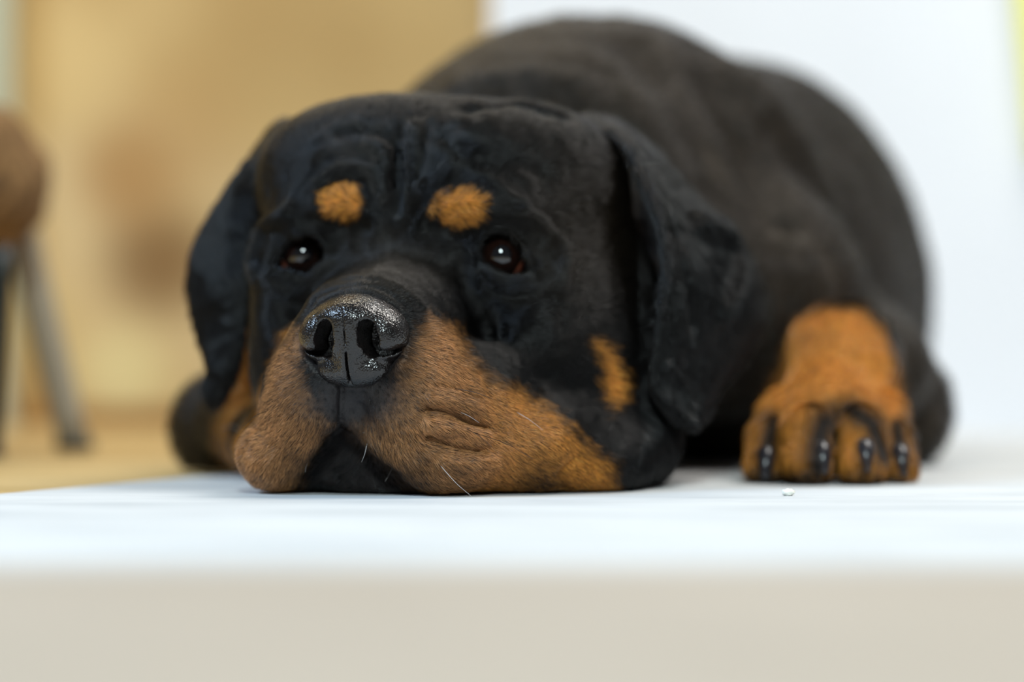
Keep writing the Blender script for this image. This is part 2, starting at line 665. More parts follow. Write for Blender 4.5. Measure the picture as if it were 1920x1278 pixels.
# left foreleg and paw
wc((1640, 700, 1.66), (1580, 655, 1.55), 3.0, 2.7, 1.5)
wp(1583, 660, 1.53, 2.95, 5.0, 2.9, 1.5)
wc((1580, 665, 1.52), (1556, 770, 1.475), 2.75, 2.8, 1.5)
wp(1556, 805, 1.475, 4.1, 3.6, 2.6, 1.2)
TOES = [(1447, 828, 1.445, 0.0), (1518, 812, 1.425, 0.0), (1612, 812, 1.425, 0.0), (1676, 832, 1.445, 0.0)]
for i, (px, py, D, _) in enumerate(TOES):
    r = 1.18 if i in (1, 2) else 1.02
    q = P(px, py, D)
    tip = P(px + (-12, -2, 6, 10)[i], 884, D - 0.015)
    tip[2] = r * 0.0095
    q[2] = max(q[2], 0.02)
    G.cap(q, tip, r * .0112, r * .0105, .006)
    G.cap(q + np.array([0, 0.004, 0.002]), P(px + (26, 12, -10, -22)[i], 775, 1.475), r * .0112, .014, .008)
# right elbow and forearm lying behind the cheek
wp(407, 800, 1.615, 2.35, 4.5, 3.05, 1.5)
wc((420, 800, 1.62), (640, 740, 1.60), 2.9, 4.5, 2.5)
wc((440, 790, 1.56), (520, 830, 1.47), 2.2, 2.3, 1.5)

# head
he(0.4, 17.0, 13.1, 8.2, 8.5, 8.0, 2.5)               # skull
for s in (-1, 1):
    he(s * 3.7, 13.2, 16.7, 3.9, 4.6, 4.2, 2.2)     # forehead lobes
    he(7.2 if s > 0 else -6.6, 15.5, 8.8, 4.0 if s > 0 else 3.2, 6.8, 6.5, 2.5)      # cheeks
    he(s * 5.2, 12.6, 12.2, 3.6, 3.4, 3.4, 1.8)     # orbit
    he(s * 4.6, 10.9, 15.4, 2.9, 2.2, 1.5, 1.6)     # brow
hp(612, 350, 16.5, 3.2, 4.5, 3.1, 3)
G.ell(P(482, 430, 1.50), (.018, .035, .028), .012)  # added lump, black where only shade lies between head and ear
G.ell(P(476, 580, 1.52), (.017, .03, .048), .012)
he(6.4, 18.5, 15.6, 3.4, 5.5, 4.0, 2.5)
hp(678, 318, 16.5, 4.8, 5, 3.3, 3)
hp(800, 306, 17.0, 5.0, 5, 3.3, 3)
hp(1000, 345, 17.5, 5.2, 6, 4.2, 3)
he(9.2, 19.5, 7.5, 4.2, 8.0, 7.4, 3)                # left jowl and neck skin
he(8.3, 20.0, 3.6, 5.0, 7.5, 3.8, 2)
he(-6.9, 19.5, 6.0, 3.3, 7.0, 6.0, 3)
# muzzle
he(0, 7.0, 8.0, 4.3, 6.2, 3.5, 1.5)
G.cap(hw(0, 3.2, 8.9), hw(0, 11, 11.4), .0225, .024, .012)
for s in (-1, 1):
    G.cap(hw(s * 1.5, 4.0, 8.6), hw(s * 2.2, 11, 10.2), .022, .026, .012)
    he(s * 2.55, 4.2, 5.6, 2.65, 3.0, 3.7, 1.2)     # upper lip pads
    he(s * 3.55, 6.0, 4.3, 2.8, 4.4, 3.9, 1.2)      # hanging lips
he(-5.35, 6.0, 2.1, 2.3, 4.0, 2.15, 0.8)            # right lip spread on the floor
he(3.7, 6.0, 2.1, 3.6, 3.9, 2.15, 1.0)              # left lip spread on the floor
he(5.6, 8.2, 4.6, 2.6, 4.2, 3.4, 1.4)
he(7.6, 9.6, 2.6, 3.6, 4.4, 2.9, 1.4)               # left lip corner
he(10.0, 11.5, 1.6, 3.2, 3.6, 1.8, 1.2)
he(10.0, 16.5, 2.3, 4.2, 6.0, 2.8, 2.5)
he(-5.0, 10.0, 3.2, 2.4, 4.0, 3.2, 1.2)
he(0, 5.6, 1.7, 3.6, 3.0, 1.8, 0.8)                 # chin
he(0, 9, 3.0, 5.5, 6, 3.2, 1.2)


# ---- carving: mouth opening, eye apertures
def poly_sd(px, py, poly):
    """signed distance (negative inside) in pixels"""
    poly = np.asarray(poly, float)
    n = len(poly)
    d = np.full(px.shape, 1e18)
    ins = np.zeros(px.shape, bool)
    for i in range(n):
        ax, ay = poly[i]
        bx, by = poly[(i + 1) % n]
        ex, ey = bx - ax, by - ay
        wx, wy = px - ax, py - ay
        t = np.clip((wx * ex + wy * ey) / (ex * ex + ey * ey + 1e-12), 0, 1)
        d = np.minimum(d, (wx - ex * t) ** 2 + (wy - ey * t) ** 2)
        c = ((ay > py) != (by > py)) & (px < (bx - ax) * (py - ay) / (by - ay + 1e-12) + ax)
        ins ^= c
    return np.sqrt(d) * np.where(ins, -1, 1)


def shape_cut(poly, centre, R, k, bmax, taper=0.0):
    """cut the prism of a shape outlined around centre out of the field, no deeper than bmax (cm, head frame)"""
    poly3 = np.array([H(x, y, bmax) for x, y in poly])[:, [0, 2]] * 100
    poly3y = np.mean([H(x, y, bmax)[1] for x, y in poly]) * 100
    lo, hi = centre - R, centre + R
    b = G.block(lo, hi)
    sl, x, y, z = b
    x, y, z = np.broadcast_arrays(x, y, z)
    h = to_head(np.stack([x.ravel(), y.ravel(), z.ravel()], 1).astype(float))
    dy = 1 + (y.ravel() * 100 - poly3y) / (poly3y)
    d = poly_sd(x.ravel() * 100 / dy, (z.ravel() - CAM_Z) * 100 / dy + CAM_Z * 100, poly3)
    d = d - taper * np.maximum(bmax - h[:, 1], 0)
    d = np.maximum(d, h[:, 1] - bmax) * 0.01
    G.cut(sl, d.reshape(x.shape).astype(np.float32), k * .01)


MOUTH = [(640, 800), (668, 815), (700, 845), (745, 880), (800, 935), (690, 945), (550, 935), (568, 885), (590, 850), (612, 818)]
shape_cut(MOUTH, H(670, 870, 3), 0.055, 0.4, 4.6, 0.05)

EYES = [dict(c=(568, 482), b=11.1, poly=[(520, 496), (534, 466), (553, 446), (575, 438), (598, 444), (611, 463), (612, 486), (601, 506), (580, 518), (558, 520), (536, 510)]),
        dict(c=(938, 484), b=11.0, poly=[(891, 487), (896, 460), (909, 443), (930, 438), (953, 445), (974, 464), (993, 490), (1006, 512), (978, 521), (950, 521), (922, 512), (900, 500)])]
ER = 1.45
for e in EYES:
    c = H(*e['c'], e['b'])
    e['p'] = c
    G.ell(c, (.0185, .0175, .0165), .010, HR)                    # lids bulge over the eyeball
for e in EYES:
    shape_cut(e['poly'], e['p'] - BV * 0.01, 0.032, 0.25, e['b'] - 0.2, 0.04)
    G.ell(e['p'], (ER * .0102,) * 3, .001, HR, cut=True)
# nostril region stays behind the separate nose leather
G.ell(hw(0, 1.2, 8.2), (.026, .022, .021), .006, HR, cut=True)


# ---- ears: curved flaps
def ear(rows, thick, n=70, m=46):
    rows = [np.array([P(*q) for q in r]) for r in rows]
    cols = np.array([spline(r, m) for r in rows])
    S = np.array([spline(cols[:, j], n) for j in range(m)])
    pts = S.reshape(-1, 3)
    # thinner towards the rim
    jj = np.repeat(np.linspace(0, 1, m), n)
    ii = np.tile(np.linspace(0, 1, n), m)
    r = thick * (0.62 + 0.38 * np.clip(4 * np.minimum(jj, 1 - jj), 0, 1)) * np.where(ii > 0.9, 1 - (ii - 0.9) * 3, 1)
    lo, hi = pts.min(0) - 0.02, pts.max(0) + 0.02
    sl, x, y, z = G.block(lo, hi)
    E = np.full(G.f[sl].shape, 0.02, dtype=np.float32)
    x, y, z = x.ravel(), y.ravel(), z.ravel()
    mg = 0.012
    for p, rr in zip(pts, r):
        i0, i1 = np.searchsorted(x, (p[0] - mg, p[0] + mg))
        j0, j1 = np.searchsorted(y, (p[1] - mg, p[1] + mg))
        k0, k1 = np.searchsorted(z, (p[2] - mg, p[2] + mg))
        d = np.sqrt((x[i0:i1, None, None] - p[0]) ** 2 + (y[None, j0:j1, None] - p[1]) ** 2 + (z[None, None, k0:k1] - p[2]) ** 2) - rr
        v = E[i0:i1, j0:j1, k0:k1]
        np.minimum(v, d, out=v)
    G.add(sl, E, 0.003)


# the dog's left ear (picture right): front edge ... back edge, from the fold down to the tip
ear([[(1075, 232, 1.425), (1110, 228, 1.45), (1150, 238, 1.47), (1185, 262, 1.49)],
     [(1156, 262, 1.395), (1180, 262, 1.43), (1225, 295, 1.47), (1265, 345, 1.50)],
     [(1198, 312, 1.375), (1225, 325, 1.41), (1290, 375, 1.45), (1350, 420, 1.50)],
     [(1231, 395, 1.36), (1265, 415, 1.385), (1345, 455, 1.43), (1405, 500, 1.50)],
     [(1252, 500, 1.352), (1290, 520, 1.37), (1370, 560, 1.43), (1428, 590, 1.50)],
     [(1234, 610, 1.35), (1275, 630, 1.365), (1345, 650, 1.42), (1390, 665, 1.48)],
     [(1226, 700, 1.35), (1250, 705, 1.36), (1310, 715, 1.39), (1345, 722, 1.44)],
     [(1246, 752, 1.352), (1262, 762, 1.36), (1296, 765, 1.375), (1318, 768, 1.40)],
     [(1290, 786, 1.365), (1294, 788, 1.365), (1298, 790, 1.37), (1302, 790, 1.375)]], 0.0036)
# the dog's right ear (picture left)
ear([[(552, 248, 1.47), (535, 240, 1.48), (518, 246, 1.50), (504, 264, 1.51)],
     [(515, 275, 1.45), (500, 280, 1.465), (483, 298, 1.485), (470, 320, 1.50)],
     [(480, 330, 1.44), (455, 345, 1.45), (432, 370, 1.47), (414, 395, 1.49)],
     [(468, 420, 1.43), (430, 430, 1.44), (395, 445, 1.46), (372, 462, 1.48)],
     [(462, 510, 1.425), (425, 515, 1.43), (385, 525, 1.45), (360, 535, 1.475)],
     [(455, 600, 1.425), (430, 605, 1.43), (400, 610, 1.445), (370, 606, 1.465)],
     [(445, 680, 1.43), (430, 683, 1.43), (412, 684, 1.435), (395, 680, 1.45)],
     [(428, 725, 1.435), (416, 730, 1.435), (402, 730, 1.44), (390, 724, 1.445)],
     [(404, 755, 1.44), (401, 757, 1.44), (399, 757, 1.44), (396, 755, 1.44)]], 0.0034)

# everything rests on the floor
G.f = np.maximum(G.f, (0.0012 - G.Z)[None, None, :])
BVt, BQ = G.mesh()
BVt, BQ = largest_piece(BVt, BQ)
BVt = relax(BVt, BQ, 2)
print('body', BVt.shape, BQ.shape)

# ---- sculpting strokes: folds, creases and ridges laid on the surface
SK = np.ascontiguousarray(BVt)


def surface_pts(pxs, V, Q):
    bvh = BVHTree.FromPolygons(V.tolist(), Q.tolist())
    out = []
    for px, py in pxs:
        h = bvh.ray_cast(Vector((0, 0, CAM_Z)), Vector(ray(px, py)).normalized())
        out.append(None if h[0] is None else np.array(h[0]))
    return out


def seg_dist(X, pts):
    d = np.full(len(X), 1e9)
    for a, b in zip(pts[:-1], pts[1:]):
        ab = b - a
        t = np.clip(((X - a) @ ab) / (ab @ ab + 1e-12), 0, 1)
        d = np.minimum(d, ((X - a - t[:, None] * ab) ** 2).sum(1))
    return np.sqrt(d)


# (points, width cm, height cm)
STROKES = [
    # philtrum below the nose
    ([(640, 716), (641, 755), (641, 800)], 0.16, -0.28),
    ([(660, 716), (662, 755), (664, 800)], 0.30, 0.08), ([(618, 716), (618, 755), (616, 800)], 0.30, 0.08),
    # furrow between the eyes and forehead folds
    ([(748, 300), (748, 345), (742, 400)], 0.5, -0.32),
    ([(748, 250), (740, 300), (738, 345)], 0.30, -0.35),
    ([(775, 240), (770, 285), (762, 330)], 0.35, 0.28),
    ([(800, 250), (792, 300), (780, 345)], 0.35, -0.30),
    ([(860, 330), (930, 300), (1000, 320)], 0.6, -0.25),
    ([(700, 275), (712, 310), (722, 370), (716, 430)], 0.8, 0.18),
    ([(790, 260), (786, 310), (776, 370), (784, 430)], 0.8, 0.18),
    ([(600, 345), (640, 320), (690, 330), (712, 370)], 0.45, 0.28),
    ([(590, 365), (630, 342), (680, 345), (702, 385)], 0.25, -0.16),
    ([(800, 350), (845, 325), (905, 340), (960, 385)], 0.5, 0.28),
    ([(830, 260), (860, 290), (910, 300)], 0.6, -0.25),
    ([(640, 255), (690, 250), (730, 270)], 0.6, -0.22),
    # under the brows
    ([(590, 415), (640, 428), (690, 425)], 0.6, -0.42),
    ([(800, 425), (850, 435), (915, 425), (985, 440)], 0.65, -0.45),
    ([(600, 380), (645, 378), (690, 385)], 0.75, 0.28),
    ([(810, 385), (860, 380), (910, 385)], 0.8, 0.30),
    # lids and rims
    ([(522, 497), (536, 463), (556, 443), (578, 434), (602, 440), (616, 462), (617, 490), (604, 512)], 0.22, 0.13),
    ([(522, 497), (545, 518), (575, 526), (604, 512)], 0.28, 0.26),
    ([(890, 488), (893, 458), (908, 439), (932, 434), (958, 443), (982, 467), (1006, 508)], 0.22, 0.13),
    ([(890, 490), (915, 512), (950, 526), (985, 524), (1006, 510)], 0.28, 0.26),
    ([(488, 520), (482, 480), (500, 430), (545, 395)], 0.42, 0.55),
    ([(500, 525), (540, 545), (590, 535), (620, 500)], 0.45, 0.22),
    ([(1045, 535), (1050, 495), (1020, 430), (975, 395)], 0.42, 0.5),
    ([(900, 520), (950, 548), (1000, 545), (1050, 530)], 0.4, 0.34),
    ([(905, 545), (935, 590), (955, 640)], 0.7, 0.22),
    ([(870, 500), (880, 560), (910, 620)], 0.8, -0.30),
    ([(620, 470), (645, 440), (655, 420)], 0.6, -0.30),
    ([(865, 480), (850, 450), (835, 430)], 0.6, -0.25),
    # fold above the nose leather
    ([(578, 590), (600, 558), (650, 540), (710, 545), (760, 580)], 0.16, -0.10),
    ([(590, 560), (620, 538), (680, 524), (740, 540), (790, 580)], 0.30, 0.12),
    # lip wrinkles on the left side of the muzzle
    ([(800, 765), (840, 772), (880, 790), (915, 800)], 0.26, -0.62),
    ([(805, 748), (850, 752), (890, 765)], 0.30, 0.24),
    ([(805, 795), (850, 803), (905, 818)], 0.32, 0.36),
    ([(800, 818), (850, 836), (905, 842)], 0.26, -0.58),
    ([(830, 862), (880, 868), (925, 862)], 0.34, 0.24),
    ([(815, 720), (860, 728), (900, 745)], 0.15, -0.10),
    ([(905, 700), (925, 760), (930, 830), (900, 870)], 0.45, -0.20),
    ([(1065, 920), (1050, 885), (1075, 860)], 0.35, -0.20),
    # right lip
    ([(486, 800), (470, 825), (455, 850)], 0.25, -0.40),
    ([(498, 780), (488, 800), (478, 815)], 0.35, 0.15),
    ([(515, 830), (490, 860), (480, 900)], 0.25, -0.12),
    # edges of the lips around the mouth
    ([(612, 822), (585, 860), (565, 905)], 0.3, 0.12),
    ([(672, 815), (720, 855), (780, 905)], 0.3, 0.12),
    # gap in front of the left ear
    ([(1182, 330), (1205, 420), (1214, 520), (1196, 610), (1190, 700), (1225, 775)], 0.55, -0.65),
    # neck folds behind the left ear
    ([(1395, 470), (1440, 530), (1440, 600), (1370, 700)], 0.9, 0.4),
    ([(880, 205), (960, 195), (1040, 215)], 0.8, -0.8),
    ([(880, 165), (980, 150), (1080, 165)], 1.3, 0.8),
    ([(1180, 90), (1270, 180), (1330, 290)], 2.0, -0.8),
    ([(1400, 170), (1480, 280), (1540, 400)], 2.2, 1.3),
    ([(1330, 150), (1400, 280), (1450, 400)], 2.2, -1.2),
    # ear relief
    ([(1180, 280), (1215, 360), (1238, 440), (1246, 520), (1232, 590), (1216, 650), (1220, 710), (1250, 765), (1290, 785)], 0.25, 0.16),
    ([(1420, 520), (1418, 600), (1370, 670), (1320, 730)], 0.3, 0.15),
    ([(1300, 420), (1350, 440), (1375, 500), (1350, 580)], 0.65, 0.85),
    ([(1262, 440), (1290, 520), (1300, 600)], 0.7, -0.65),
    ([(1250, 680), (1280, 720), (1300, 770)], 0.35, 0.2),
    # toes
    ([(1480, 790), (1474, 840), (1468, 905)], 0.30, -0.5),
    ([(1567, 770), (1567, 840), (1567, 905)], 0.32, -0.6),
    ([(1648, 800), (1652, 850), (1655, 905)], 0.28, -0.5),
    ([(1490, 745), (1530, 735), (1590, 738)], 0.6, 0.12),
]
allp = [p for s in STROKES for p in spline(s[0], max(4, len(s[0]) * 3))]
hits = surface_pts(allp, BVt, BQ)
i = 0
NB = normals(BVt, BQ)
for pts, w, amp in STROKES:
    n = max(4, len(pts) * 3)
    h = [q for q in hits[i:i + n] if q is not None]
    i += n
    if len(h) < 2:
        continue
    h = np.array(h)
    ds = [h[0]]
    for q in h[1:]:                       # drop samples that fell through to something behind
        if np.linalg.norm(q - ds[-1]) < 0.035:
            ds.append(q)
    if len(ds) < 2:
        continue
    h = np.array(ds)
    w, amp = w * .01, amp * .01
    lo, hi = h.min(0) - 3 * w, h.max(0) + 3 * w
    near = np.where(((BVt > lo) & (BVt < hi)).all(1))[0]
    d = seg_dist(BVt[near], h)
    BVt[near] += NB[near] * (amp * np.exp(-(d / w) ** 2))[:, None]
# fine irregularity of the coat and skin
hv = to_head(BVt)
NB = normals(BVt, BQ)
BVt += NB * ((vnoise(BVt, 45, 1) - 0.5) * 0.0035 * np.clip((BVt[:, 1] - 1.40) * 6, 0.25, 1))[:, None]
BVt += NB * ((vnoise(BVt, 180, 2) - 0.5) * 0.0009)[:, None]
# a soft contact with the floor
zf = BVt[:, 2] < 0.0012
BVt[zf, 2] = 0.0012
BVt = relax(BVt, BQ, 1)


# whisker pits on the upper lip
pit = np.zeros(len(BVt))
NB = normals(BVt, BQ)
pp = [(x + random.uniform(-6, 6), y + random.uniform(-5, 5)) for y in range(736, 840, 17) for x in range(572 + (y // 17 % 2) * 10, 800, 21)
      if abs(x - 641) > 16 and (y < 800 or abs(x - 650) > 60)]
for q in surface_pts(pp, BVt, BQ):
    if q is None or q[1] > 1.34:
        continue
    near = np.where((np.abs(BVt - q) < 0.004).all(1))[0]
    g = np.exp(-((BVt[near] - q) ** 2).sum(1) / 0.0011 ** 2)
    pit[near] = np.maximum(pit[near], g)
BVt -= NB * (0.0006 * pit)[:, None]


# ---- markings of the coat (tan on black)
def sm(e0, e1, x):
    t = np.clip((x - e0) / (e1 - e0), 0, 1)
    return t * t * (3 - 2 * t)


MUZ_R = [(552, 610), (575, 640), (562, 690), (600, 760), (625, 800), (590, 850), (560, 930), (430, 935), (430, 850), (480, 785), (500, 720), (524, 665), (543, 615)]
MUZ_L = [(800, 600), (840, 612), (862, 660), (905, 710), (960, 730), (1010, 765), (1060, 800), (1090, 840), (1140, 870), (1145, 925), (1080, 940), (780, 940), (700, 850), (650, 800),
         (690, 780), (735, 740), (760, 690), (775, 640)]
SPOTS = [[(612, 362), (628, 350), (660, 348), (680, 362), (682, 385), (668, 402), (645, 408), (622, 398), (610, 384)],
         [(808, 388), (822, 370), (850, 358), (885, 360), (905, 372), (900, 395), (882, 415), (850, 420), (822, 408)],
         [(1110, 640), (1130, 645), (1150, 680), (1166, 710), (1160, 745), (1140, 770), (1128, 740), (1125, 690)],
         [(440, 600), (470, 600), (472, 700), (478, 900), (420, 900), (400, 820), (415, 770), (440, 720)]]
PAW = [(1500, 600), (1545, 578), (1610, 580), (1645, 610), (1668, 650), (1684, 700), (1690, 770), (1730, 920), (1385, 920), (1400, 830), (1435, 740), (1470, 690), (1480, 640)]


def coat(p, edge=1.0):
    """colour of the coat: returns tan weight, dark overlay weight"""
    px, py = project(p)
    h = to_head(p)
    dep = p[:, 1]
    nz = (vnoise(p, 260, 3) - 0.5) * 20 * edge + (vnoise(p, 900, 4) - 0.5) * 14 * edge
    t = np.zeros(len(p))
    head = dep < 1.47
    for poly, soft, dmax in ((MUZ_R, 13, 1.47), (MUZ_L, 24, 1.47), (SPOTS[0], 9, 1.42), (SPOTS[1], 9, 1.42), (SPOTS[2], 16, 1.47), (SPOTS[3], 12, 1.8)):
        poly = np.array(poly)
        m = (px > poly[:, 0].min() - 60) & (px < poly[:, 0].max() + 60) & (py > poly[:, 1].min() - 60) & (py < poly[:, 1].max() + 60) & (dep < dmax) & ((dep > 1.48) | (poly[0, 0] != 440))
        if m.any():
            d = poly_sd(px[m], py[m], poly) + nz[m]
            t[m] = np.maximum(t[m], 1 - sm(-soft, soft, d))
    poly = np.array(PAW)
    m = (px > 1350) & (px < 1780) & (dep < 1.62) & (py > 540)
    if m.any():
        t[m] = np.maximum(t[m], 1 - sm(-14, 14, poly_sd(px[m], py[m], poly) + nz[m] * 0.4))
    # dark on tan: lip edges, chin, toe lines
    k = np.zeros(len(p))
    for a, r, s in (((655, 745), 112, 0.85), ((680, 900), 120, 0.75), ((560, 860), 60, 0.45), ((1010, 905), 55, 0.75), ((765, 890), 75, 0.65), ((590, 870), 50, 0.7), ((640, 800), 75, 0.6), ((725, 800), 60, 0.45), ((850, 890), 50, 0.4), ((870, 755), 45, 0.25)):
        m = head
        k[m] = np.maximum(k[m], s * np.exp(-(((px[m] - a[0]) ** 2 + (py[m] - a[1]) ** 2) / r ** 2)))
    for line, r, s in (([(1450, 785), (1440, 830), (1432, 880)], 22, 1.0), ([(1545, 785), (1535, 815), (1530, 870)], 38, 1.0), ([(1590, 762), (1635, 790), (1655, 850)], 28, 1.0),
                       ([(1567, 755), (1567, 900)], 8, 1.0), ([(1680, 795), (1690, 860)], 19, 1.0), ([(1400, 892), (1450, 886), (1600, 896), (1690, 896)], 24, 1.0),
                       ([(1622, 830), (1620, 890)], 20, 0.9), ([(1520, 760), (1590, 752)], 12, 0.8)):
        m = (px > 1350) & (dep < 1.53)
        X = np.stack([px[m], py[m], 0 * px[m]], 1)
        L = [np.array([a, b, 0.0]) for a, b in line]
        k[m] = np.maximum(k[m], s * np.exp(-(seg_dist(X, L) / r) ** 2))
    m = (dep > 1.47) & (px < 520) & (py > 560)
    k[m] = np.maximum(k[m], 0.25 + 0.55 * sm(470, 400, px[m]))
    # dark whisker beds speckle the front of the muzzle
    m = dep < 1.36
    k[m] = np.clip(k[m] + (vnoise(p[m], 700, 6) - 0.55) * 0.5, 0, 1)
    return t, k


TAN = np.array(srgb(222, 150, 64))
TAN2 = np.array(srgb(190, 140, 98))
BLK = np.array(srgb(11, 10, 10))
BACK = np.array(srgb(46, 37, 26))  # sun-bleached brown hair, with the back's warm sheen put into the colour
GRIZ = np.array(srgb(62, 56, 50))
SKIN = np.array(srgb(40, 37, 38))


def coat_rgb(p):
    t, k = coat(p)
    h = to_head(p)
    g = (sm(7.5, 2.5, h[:, 1]) * (p[:, 1] < 1.45))[:, None]          # greyer, browner hair towards the nose
    tan = TAN * (1 - 0.75 * g) + TAN2 * 0.75 * g
    tan = tan * (0.85 + 0.3 * vnoise(p, 500, 8))[:, None]
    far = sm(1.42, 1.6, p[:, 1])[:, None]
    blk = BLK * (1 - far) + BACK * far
    px, py = project(p)
    br = (0.75 * np.exp(-(((px - 730) / 95) ** 2 + ((py - 500) / 55) ** 2)) * (h[:, 1] < 11))[:, None]      # grizzled bridge of the nose
    ck = (0.6 * np.exp(-(((px - 1080) / 110) ** 2 + ((py - 420) / 170) ** 2)) * (p[:, 1] < 1.46))[:, None]      # brown-black cheek, its warm sheen put into the colour
    blk = blk * (1 - br) + GRIZ * br
    blk = blk * (1 - ck) + BACK * ck
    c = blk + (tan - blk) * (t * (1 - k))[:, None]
    return c, t, k


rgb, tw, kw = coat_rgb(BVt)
# bare wet dark skin around the nose and the lids
pxv, pyv = project(BVt)
hv = to_head(BVt)
bare = np.exp(-(((pxv - 662) / 116) ** 2 + ((pyv - 750) / 60) ** 2) ** 1.5) * (hv[:, 1] < 6)
bare = np.maximum(bare, np.exp(-(((pxv - 660) / 112) ** 2 + ((pyv - 640) / 85) ** 2) ** 3) * (hv[:, 1] < 5))
rgb = rgb * (1 - bare[:, None]) + SKIN * bare[:, None]
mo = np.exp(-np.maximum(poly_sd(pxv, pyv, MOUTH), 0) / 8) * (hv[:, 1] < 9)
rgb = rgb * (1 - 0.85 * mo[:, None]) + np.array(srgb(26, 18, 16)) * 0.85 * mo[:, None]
for e in EYES:
    d = np.linalg.norm(BVt - e['p'], axis=1)
    w = (1 - sm(0.0160, 0.0195, d))[:, None]
    rgb = rgb * (1 - w) + np.array(srgb(30, 24, 24)) * w
    bare = np.maximum(bare, 1 - sm(0.0172, 0.0200, d))
rgb = rgb * (1 - 0.75 * pit)[:, None]
rough = 0.62 - 0.27 * bare

m = M('dog_coat')
at = m.n('ShaderNodeAttribute'); at.attribute_name = 'coat'
ar = m.n('ShaderNodeAttribute'); ar.attribute_name = 'rough'
m.l(at.outputs['Color'], m.b.inputs['Base Color'])
m.l(ar.outputs['Fac'], m.b.inputs['Roughness'])
m.b.inputs['Specular IOR Level'].default_value = 0.25
m.bump(m.noise(900, 3), 0.35, 0.0006)
body = make_mesh('body', BVt - DOGLOC, BQ, m.m, dog, colors={'coat': rgb, 'rough': rough})

# ------------------------------------------------------------------ nose leather
NG = Grid(np.arange(-3.7, 3.8, 0.055), np.arange(-1.4, 4.2, 0.055), np.arange(4.6, 11.6, 0.055))


def ne(l, b, z, rl, rb, rz, k=0.5, cut=False):
    NG.ell((l, b, z), (rl, rb, rz), k, None, cut)


ne(0, 2.5, 8.75, 2.75, 2.5, 2.0)
ne(0, 1.55, 9.3, 1.9, 1.75, 1.15, 0.6)
for s in (-1, 1):
    ne(s * 1.75, 1.75, 8.45, 1.25, 1.55, 1.35, 0.5)
    ne(s * 0.62, 1.15, 8.5, 0.55, 1.1, 1.1, 0.4)
    ne(s * 1.0, 1.85, 6.75, 1.1, 1.0, 0.75, 0.4)
ne(0, 1.3, 7.6, 0.75, 1.15, 1.5, 0.5)
ne(0, 1.75, 6.6, 1.5, 1.0, 0.85, 0.5)


def slot(pts, depth, k):
    """cut a slot whose outline is a thick line in the front plane: (l, z, radius)"""
    p = np.array([(a, b) for a, b, r in pts])
    r = np.array([q[2] for q in pts])
    X, Z = np.meshgrid(NG.X, NG.Z, indexing='ij')
    best = np.full(X.shape, 99.0)
    for i in range(len(p) - 1):
        ab = p[i + 1] - p[i]
        t = np.clip(((X - p[i][0]) * ab[0] + (Z - p[i][1]) * ab[1]) / (ab @ ab), 0, 1)
        d = np.hypot(X - p[i][0] - t * ab[0], Z - p[i][1] - t * ab[1]) - (r[i] + (r[i + 1] - r[i]) * t)
        best = np.minimum(best, d)
    d = np.maximum(best[:, None, :], (NG.Y - depth)[None, :, None])
    NG.cut((slice(None),) * 3, d.astype(np.float32), k)


for s in (-1, 1):
    slot([(s * 1.12, 8.85, 0.42), (s * 1.22, 8.25, 0.55), (s * 1.30, 7.8, 0.42), (s * 1.8, 7.55, 0.14), (s * 2.3, 7.6, 0.08), (s * 2.75, 7.85, 0.04)], 2.6, 0.25)
slot([(0, 7.6, 0.02), (0, 7.3, 0.05), (0, 5.0, 0.06)], 1.05, 0.18)
slot([(0, 9.5, 0.01), (0, 8.0, 0.02)], 0.12, 0.12)
NV, NQ = NG.mesh()
NV, NQ = largest_piece(NV, NQ)
NV = relax(NV, NQ, 2)
NNN = normals(NV, NQ)
NV += NNN * ((vnoise(NV, 9, 5) - 0.5) * 0.022)[:, None]
NW = N0 + (NV @ HR) * 0.01
m = M('wet_nose_leather')
vo = m.n('ShaderNodeTexVoronoi', feature='SMOOTH_F1'); vo.inputs['Scale'].default_value = 1250
m.l(m.coord(), vo.inputs['Vector'])
m.color(m.ramp(m.noise(160, 3), [(0.3, srgb(15, 13, 13)), (0.7, srgb(30, 25, 24))])).set(Roughness=0.28)
m.b.inputs['Coat Weight'].default_value = 1.0
m.b.inputs['Specular IOR Level'].default_value = 0.12
m.b.inputs['Coat Roughness'].default_value = 0.08
m.bump(vo.outputs['Distance'], 1.0, 0.00030)
m.l(m.b.inputs['Normal'].links[0].from_socket, m.b.inputs['Coat Normal'])
nose = make_mesh('nose', NW - DOGLOC, NQ, m.m, dog)

